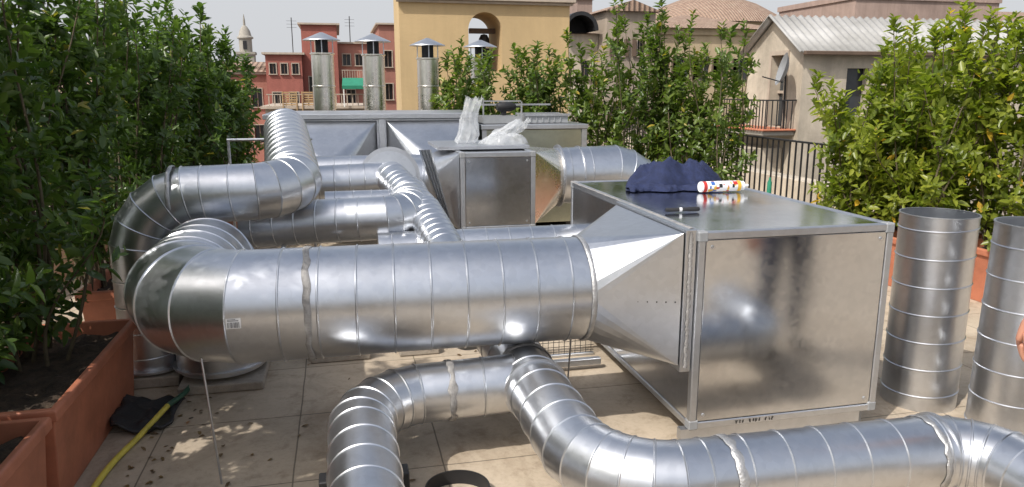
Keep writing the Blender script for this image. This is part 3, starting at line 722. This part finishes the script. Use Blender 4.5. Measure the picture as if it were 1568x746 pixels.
mesh('canopy',V,[(0,1,2,3),(3,2,4,5)],'green',R); boxes('poles',[(.15,.18,22.75,22.78,1.1,1.71),(.92,.95,22.75,22.78,1.1,1.71),(.15,.18,23.35,23.38,1.1,1.93),(.92,.95,23.35,23.38,1.1,1.93)],'white',R)
R=root('deck_chair')
for k in range(2):
    x=-1.6+k*.55
    boxes('slats_%d'%k,[(x,x+.42,22.9,22.93,1.15+i*.07,1.19+i*.07) for i in range(6)],'wood',R)
    boxes('legs_%d'%k,[(x,x+.03,22.85,22.88,1.0,1.55),(x+.39,x+.42,22.85,22.88,1.0,1.55)],'wood',R)
for (x,zt) in ((-1.75,4.5),(.6,4.6)):
    R=root('tv_antenna'); tube('mast',[(x,33,3.0),(x,33,zt)],.018,'iron',R,pitch=0,seg=6); boxes('dipoles',[(x-.2,x+.2,33,33.01,zt-.4+i*.13,zt-.39+i*.13) for i in range(3)],'iron',R)
R=root('church_bell_tower'); cx,cy=-8.75,80
house('shaft',cx-.8,cx+.8,cy-.8,cy+.8,-14,4.9,'stone',[(cx-.3,cx+.3,2.5,4.2)],cornice=.25,trim='stone',par=R)
lathe('lantern',[(.62,5.15),(.62,6.4),(.78,6.45),(.78,6.6),(.62,6.7),(.5,7.2),(.25,7.6),(.12,7.7),(.1,8.2),(.02,8.8)],(cx,cy,0),(0,0,1),'stone',R,16)
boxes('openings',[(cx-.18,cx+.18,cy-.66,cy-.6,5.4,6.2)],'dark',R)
house('distant_house',-9.5,-5.5,60,70,-14,2.6,'beige',wins(-9.4,-5.6,4,-3,2,2,.6,1.0),roof=('hip',.7,.3))
house('distant_house',-4,3,70,80,-14,3.2,'pink',wins(-4,3,6,-3,2.6,2,.6,1.1),roof=('hip',.9,.3))
for (x,zt,y) in ((-.175,2.34,10),(.465,2.33,10),(1.17,2.29,10),(1.95,2.30,10.4)):
    R=root('stainless_flue_chimney'); r=.14
    pr=[(r,0)]
    for k in range(5):
        z=.35+k*.33
        if z<zt-.35: pr+=[(r,z-.012),(r+.008,z-.006),(r+.008,z+.006),(r,z+.012)]
    pr+=[(r,zt-.28),(r+.015,zt-.27),(r+.015,zt-.255),(r-.01,zt-.25)]
    lathe('flue',pr,(x,y,0),(0,0,1),'chim',R,32,20)
    lathe('rain_cap',[(0,zt),(.02,zt),(.23,zt-.09),(.235,zt-.10),(.22,zt-.10),(0,zt-.03)],(x,y,0),(0,0,1),'alu',R,32,30)
    lathe('neck',[(r*.55,zt-.25),(r*.55,zt-.06)],(x,y,0),(0,0,1),'dark',R,20)
    boxes('cap_struts',[(x-r+.0,x-r+.012,y-.005,y+.005,zt-.26,zt-.08),(x+r-.012,x+r,y-.005,y+.005,zt-.26,zt-.08),(x-.006,x+.006,y-r,y-r+.01,zt-.26,zt-.08)],'alu',R)
house('beige_house',10.95,13.1,30,36,-14,4.75,'beige',wins(11,13,2,2.2,4.4,1,.35,.7)+wins(11,13,2,-1,2,1,.4,.8),roof=('gy',.45,.2),shut='shutter')
house('beige_house',9.1,10.94,31,36,-14,3.9,'cream',wins(9.2,10.8,2,1.2,3.6,1,.4,.8),roof=('shed',.5,.2))
R=root('roof_vent_hood'); 
V=[];F=[];K=20
for j,(yy,ro) in enumerate(((30.3,.75),(31.8,.75),(31.8,.6),(30.3,.6))):
    for i in range(K+1):
        t=math.pi*i/K; V.append((9.95+ro*math.cos(t),yy,4.0+ro*math.sin(t)))
for j in range(4):
    for i in range(K): a=j*(K+1)+i; b=((j+1)%4)*(K+1)+i; F.append((a,a+1,b+1,b))
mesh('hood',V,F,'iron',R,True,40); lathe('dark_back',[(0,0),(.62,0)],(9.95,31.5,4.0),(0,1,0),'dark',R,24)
house('small_chimney_house',11.9,12.7,37,40,-14,6.0,'pink',[],cornice=.1,roof=('gx',.3,.1))
house('ochre_apartment_house',17.3,25.2,40,48,-14,4.6,'ochre2',wins(17.5,25,6,1.2,4.2,1,.7,1.2)+wins(17.5,25,6,-2.5,.8,1,.7,1.2),cornice=.35,roof=('hip',1.1,.4),shut='shutter')
house('pink_house',13.3,17.2,42,50,-14,5.2,'pink',wins(13.4,17,3,2.2,4.8,1,.6,1.1),roof=('hip',.9,.3))
R=house('church_drum',24,36,52,64,-14,6.2,'ochre2',wins(24.5,35.5,6,2.5,5.5,1,.8,1.4),cornice=.3)
lathe('dome_roof',[(6.6,6.5),(5.6,7.2),(3.8,8.2),(1.6,9.0),(0,9.3)],(30,58,0),(0,0,1),'tile',R,24,10)
house('pink_palazzo',37.7,50.5,50,60,-14,8.1,'pink',wins(38,50,5,4.2,7.6,1,1.0,1.6),cornice=.4,shut='shutter')
house('beige_palazzo',50.6,75,52,62,-14,6.5,'beige',wins(51,74,9,2.2,5.6,1,1.0,1.6),cornice=.4,roof=('hip',1.4,.4))
# cottage with corrugated roof
R=root('cream_cottage'); x0,x1,y0,y1,ze,zr=8.09,14.5,12.0,13.85,2.34,2.95
V=[];F=[];MI=[]
facade(V,F,MI,x0,x1,-14,ze,y0,[(9.0,9.45,1.15,2.0),(10.6,11.05,1.15,2.0),(12.2,12.65,1.15,2.0)],.15)
def q2(*p,mi=0): n=len(V); V.extend(p); F.append(tuple(range(n,n+len(p)))); MI.append(mi)
ym=(y0+y1)/2; dy0,dy1,dz0,dz1=12.50,12.98,.95,2.25
for (a,b,c,d) in ((y0,dy0,-14,ze),(dy1,y1,-14,ze),(dy0,dy1,-14,dz0),(dy0,dy1,dz1,ze)): q2((x0,b,c),(x0,a,c),(x0,a,d),(x0,b,d))
q2((x0,y1,ze),(x0,y0,ze),(x0,ym,zr)); 
xd=x0+.2
q2((x0,dy0,dz0),(xd,dy0,dz0),(xd,dy0,dz1),(x0,dy0,dz1)); q2((x0,dy1,dz0),(xd,dy1,dz0),(xd,dy1,dz1),(x0,dy1,dz1)); q2((x0,dy0,dz1),(xd,dy0,dz1),(xd,dy1,dz1),(x0,dy1,dz1)); q2((xd,dy0,dz0),(xd,dy1,dz0),(xd,dy1,dz1),(xd,dy0,dz1),mi=1)
q2((x1,y0,-14),(x1,y1,-14),(x1,y1,ze),(x1,y0,ze)); q2((x0,y1,-14),(x1,y1,-14),(x1,y1,ze),(x0,y1,ze)); q2((x1,y0,ze),(x1,y1,ze),(x1,ym,zr))
mesh('walls',V,F,'cream',R,mats=['cream','glass'],mi=MI)
boxes('door_frame',[(x0-.03,x0-.002,dy0-.07,dy0,dz0,dz1),(x0-.03,x0-.002,dy1,dy1+.07,dz0,dz1),(x0-.03,x0-.002,dy0-.07,dy1+.07,dz1,dz1+.08),(xd-.06,xd-.02,(dy0+dy1)/2-.03,(dy0+dy1)/2+.03,dz0,dz1),(xd-.05,xd-.02,dy0,dy1,1.55,1.6)],'trim',R)
V=[];F=[];nx=320;e=.14;slope=(zr-ze)/(ym-y0)
for side in (0,1):
    n0=len(V)
    for i in range(nx+1):
        x=x0-.18+(x1-x0+.36)*i/nx; w=.022*math.sin(i/nx*(x1-x0+.36)/.16*2*math.pi)
        if side==0: V+=[(x,y0-e,ze-slope*e+w+.02),(x,ym,zr+w+.02)]
        else: V+=[(x,y1+e,ze-slope*e+w+.02),(x,ym,zr+w+.02)]
    for i in range(nx): F.append((n0+2*i,n0+2*i+2,n0+2*i+3,n0+2*i+1))
o=mesh('corrugated_roof',V,F,'corr',R,True); m=o.modifiers.new('s','SOLIDIFY'); m.thickness=.012
boxes('gutter',[(x0-.1,x1+.1,y0-.2,y0-.12,ze-.12,ze-.05)],'shutter',R,.01)
boxes('balcony_slab',[(7.45,8.085,12.1,13.9,.80,.88)],'stone',R,.01)
boxes('tiled_ledge',[(7.40,8.085,12.05+.1*i,12.13+.1*i,.885,.92) for i in range(18)],'terra',R,.01)
L=[(7.47,7.485,12.1+i*.1,12.115+i*.1,.92,1.42) for i in range(18)]+[(7.5+i*.1,7.515+i*.1,12.1,12.115,.92,1.42) for i in range(6)]
boxes('balcony_railing',L+[(7.46,7.495,12.09,13.85,1.421,1.445),(7.496,8.08,12.09,12.12,1.421,1.445)],'iron',R)
house('wall_below',6.3,8.05,12.4,16,-14,.55,'cream',[],par=R)
R=root('satellite_dish')
lathe('dish',[(.0,.09),(.12,.075),(.22,.03),(.29,-.02),(.295,-.02),(.22,.02),(.12,.06),(0,.075)],(7.75,12.1,1.98),(.90,-.35,-.25),'dishg',R,28)
tube('arm',[(7.8,12.15,1.75),(7.45,12.25,1.85)],.012,'iron',R,pitch=0,seg=6); tube('mast',[(7.95,12.25,.9),(7.85,12.15,2.0)],.02,'iron',R,pitch=0,seg=8)
R=root('green_bottle'); lathe('bottle',[(0,0),(.022,0),(.022,.13),(.01,.16),(.01,.18),(0,.18)],(4.05,6.4,.62),(0,0,1),'green',R,16); box('stand',3.98,4.12,6.3,6.5,0,.615,'conc',R)
V=[];F=[];MI=[];rnd=random.Random(21)
for k in range(420):
    y=rnd.uniform(75,420); x=rnd.uniform(-.9,1.2)*y; w=rnd.uniform(6,18); d=rnd.uniform(6,14); z=rnd.uniform(-4,2.2)+y*.004
    v,f=boxd(x,x+w,y,y+d,-14,z); n=len(V); V+=v; F+=[tuple(i+n for i in q_) for q_ in f]; c=rnd.choice([0,1,2]); MI+=[c]*6
    n=len(V); V+=[(x-.3,y-.3,z),(x+w+.3,y-.3,z),(x+w+.3,y+d+.3,z),(x-.3,y+d+.3,z),(x+w*.2,y+d/2,z+1.6),(x+w*.8,y+d/2,z+1.6)]
    F+=[(n,n+1,n+5,n+4),(n+2,n+3,n+4,n+5),(n,n+4,n+3),(n+1,n+2,n+5)]; MI+=[3]*4
mesh('distant_city',V,F,'beige',None,mats=['beige','pink','ochre2','tile'],mi=MI)
g=simple('city_ground',(.16,.15,.13),.95,0,.3,.05); plane('ground',-3000,3000,-3000,3000,-14.0,g)
# ---------------------------------------------------------------- person at right edge
def skinned(name,joints,edges,mat,parent,sub=2):
    me=bpy.data.meshes.new(name); me.from_pydata([j[:3] for j in joints],edges,[]); me.update()
    o=link(bpy.data.objects.new(name,me),parent); me.materials.append(M[mat])
    m=o.modifiers.new('skin','SKIN'); m.use_smooth_shade=True
    for i,j in enumerate(joints):
        sv=me.skin_vertices[0].data[i]; sv.radius=(j[3],j[4] if len(j)>4 else j[3]); sv.use_root=(i==0)
    s=o.modifiers.new('sub','SUBSURF'); s.levels=sub; s.render_levels=sub
    return o
PR=root('worker'); px,py=2.68,1.72
J=[(px,py,.95,.15,.11),(px,py,1.15,.14,.10),(px,py,1.35,.17,.11),(px,py+.01,1.47,.09,.08),
 (px-.19,py+.01,1.41,.065),(px-.27,py+.02,1.13,.048),(px+.19,py,1.41,.065),(px+.27,py-.02,1.13,.05)]
skinned('shirt',J,[(0,1),(1,2),(2,3),(2,4),(4,5),(2,6),(6,7)],'shirt',PR)
skinned('trousers',[(px,py,.93,.155,.12),(px-.1,py,.82,.095),(px-.11,py+.02,.48,.065),(px-.12,py-.02,.10,.05),(px+.1,py,.82,.095),(px+.11,py+.02,.48,.065),(px+.12,py-.02,.10,.05)],[(0,1),(1,2),(2,3),(0,4),(4,5),(5,6)],'trouser',PR)
for s in (-1,1): skinned('shoe_%s'%('l' if s<0 else 'r'),[(px+s*.12,py-.05,.05,.045),(px+s*.125,py+.06,.045,.045),(px+s*.13,py+.17,.035,.035)],[(0,1),(1,2)],'black',PR)
skinned('neck_and_head',[(px,py+.01,1.46,.055),(px,py+.02,1.56,.055),(px,py+.035,1.64,.085,.095),(px,py+.035,1.72,.088,.10),(px,py+.03,1.77,.06,.07)],[(0,1),(1,2),(2,3),(3,4)],'skin',PR)
skinned('nose',[(px,py+.12,1.70,.010),(px,py+.145,1.665,.014),(px,py+.125,1.655,.012)],[(0,1),(1,2)],'skin',PR,1)
for s in (-1,1):
    lathe('eye',[(0,.012),(.009,.009),(.012,0)],(px+s*.032,py+.115,1.70),(0,1,0),'label',PR,12); lathe('iris',[(0,.002),(.005,.0)],(px+s*.032,py+.126,1.70),(0,1,0),'dark',PR,10)
    skinned('ear',[(px+s*.092,py+.03,1.66,.010),(px+s*.098,py+.025,1.70,.014)],[(0,1)],'skin',PR,1)
skinned('mouth',[(px-.022,py+.122,1.62,.006),(px,py+.127,1.621,.008),(px+.022,py+.122,1.62,.006)],[(0,1),(1,2)],'red',PR,1)
skinned('hair',[(px,py-.01,1.70,.09,.10),(px,py+.0,1.765,.09,.095),(px,py+.03,1.80,.06,.06)],[(0,1),(1,2)],'hair',PR)
def arm_hand(el,wr,fdir,side,sfx):
    el=Vector(el);wr=Vector(wr);f=Vector(fdir).normalized(); s=Vector(side).normalized(); s=(s-f*s.dot(f)).normalized(); nrm=f.cross(s)
    J=[tuple(el)+(.043,),tuple(el.lerp(wr,.5))+(.038,),tuple(wr)+(.026,.022),tuple(wr+f*.045)+(.036,.017),tuple(wr+f*.085)+(.038,.015)]
    skinned('forearm_and_palm_'+sfx,J,[(0,1),(1,2),(2,3),(3,4)],'skin',PR)
    for k,(o,L) in enumerate(((-.030,.072),(-.010,.082),(.010,.076),(.029,.060))):
        b=wr+f*.075+s*o; j=[b]; d=f
        for q_ in (.45,.30,.25):
            d=(d+nrm*.28).normalized(); j.append(j[-1]+d*L*q_)
        skinned('finger_%s_%d'%(sfx,k),[tuple(p)+(r_,) for p,r_ in zip(j,(.0095,.009,.0082,.007))],[(0,1),(1,2),(2,3)],'skin',PR)
        skinned('nail_%s_%d'%(sfx,k),[tuple(j[-1]-nrm*.005-d*.004)+(.0045,),tuple(j[-1]-nrm*.005+d*.003)+(.0045,)],[(0,1)],'nail',PR,1)
    b=wr+f*.03-s*.024; j=[b,b-s*.022+f*.028+nrm*.008,b-s*.034+f*.055+nrm*.016,b-s*.036+f*.075+nrm*.022]
    skinned('thumb_'+sfx,[tuple(p)+(r_,) for p,r_ in zip(j,(.014,.012,.0105,.009))],[(0,1),(1,2),(2,3)],'skin',PR)
arm_hand((px-.27,py+.02,1.14),(2.29,1.98,.86),(-.02,.22,-1),(.6,.8,.2),'left')
arm_hand((px+.27,py-.02,1.14),(px+.30,py+.05,.90),(0,.1,-1),(0,1,.1),'right')
# ---------------------------------------------------------------- light, sky, camera
S=Vector((-.62,-.42,.88)).normalized()
el=math.asin(S.z); az=math.atan2(S.x,S.y)
w=bpy.data.worlds.new("World"); scene.world=w; w.use_nodes=True; nt=w.node_tree; nt.nodes.clear()
o=N(nt,'ShaderNodeOutputWorld'); bg=N(nt,'ShaderNodeBackground'); sk=N(nt,'ShaderNodeTexSky'); sk.sky_type='NISHITA'; sk.sun_disc=False
sk.sun_elevation=el; sk.sun_rotation=az; sk.dust_density=4.0; sk.air_density=1.2; sk.ozone_density=2.0
hs=N(nt,'ShaderNodeHueSaturation'); hs.inputs['Saturation'].default_value=.6; hs.inputs['Value'].default_value=1.35; nt.links.new(sk.outputs[0],hs.inputs['Color'])
g=N(nt,'ShaderNodeTexCoord'); sx=N(nt,'ShaderNodeSeparateXYZ'); nt.links.new(g.outputs['Generated'],sx.inputs[0])
hz=ramp(nt,sx.outputs['Z'],[(0.0,.92),(.18,.85),(.55,.15),(.8,.0)])
mx=N(nt,'ShaderNodeMix',data_type='RGBA'); nt.links.new(hz,mx.inputs[0]); nt.links.new(hs.outputs[0],mx.inputs[6]); mx.inputs[7].default_value=(5.2,5.3,5.55,1)
nt.links.new(mx.outputs[2],bg.inputs[0]); bg.inputs[1].default_value=.13; nt.links.new(bg.outputs[0],o.inputs[0])
l=bpy.data.lights.new('sun','SUN'); l.energy=3.9; l.angle=rad(.6); l.color=(1,.95,.88)
lo=link(bpy.data.objects.new('sun',l)); lo.rotation_euler=S.to_track_quat('Z','Y').to_euler()
cam=bpy.data.cameras.new('camera'); co=link(bpy.data.objects.new('camera',cam)); cam.sensor_width=36; cam.lens=1130/1568*36; cam.clip_end=6000; cam.clip_start=.05
co.location=(0,0,1.65); co.rotation_euler=(rad(90-11.9),0,rad(-13)); scene.camera=co
scene.view_settings.view_transform='Standard'; scene.view_settings.look='None'; scene.view_settings.exposure=0
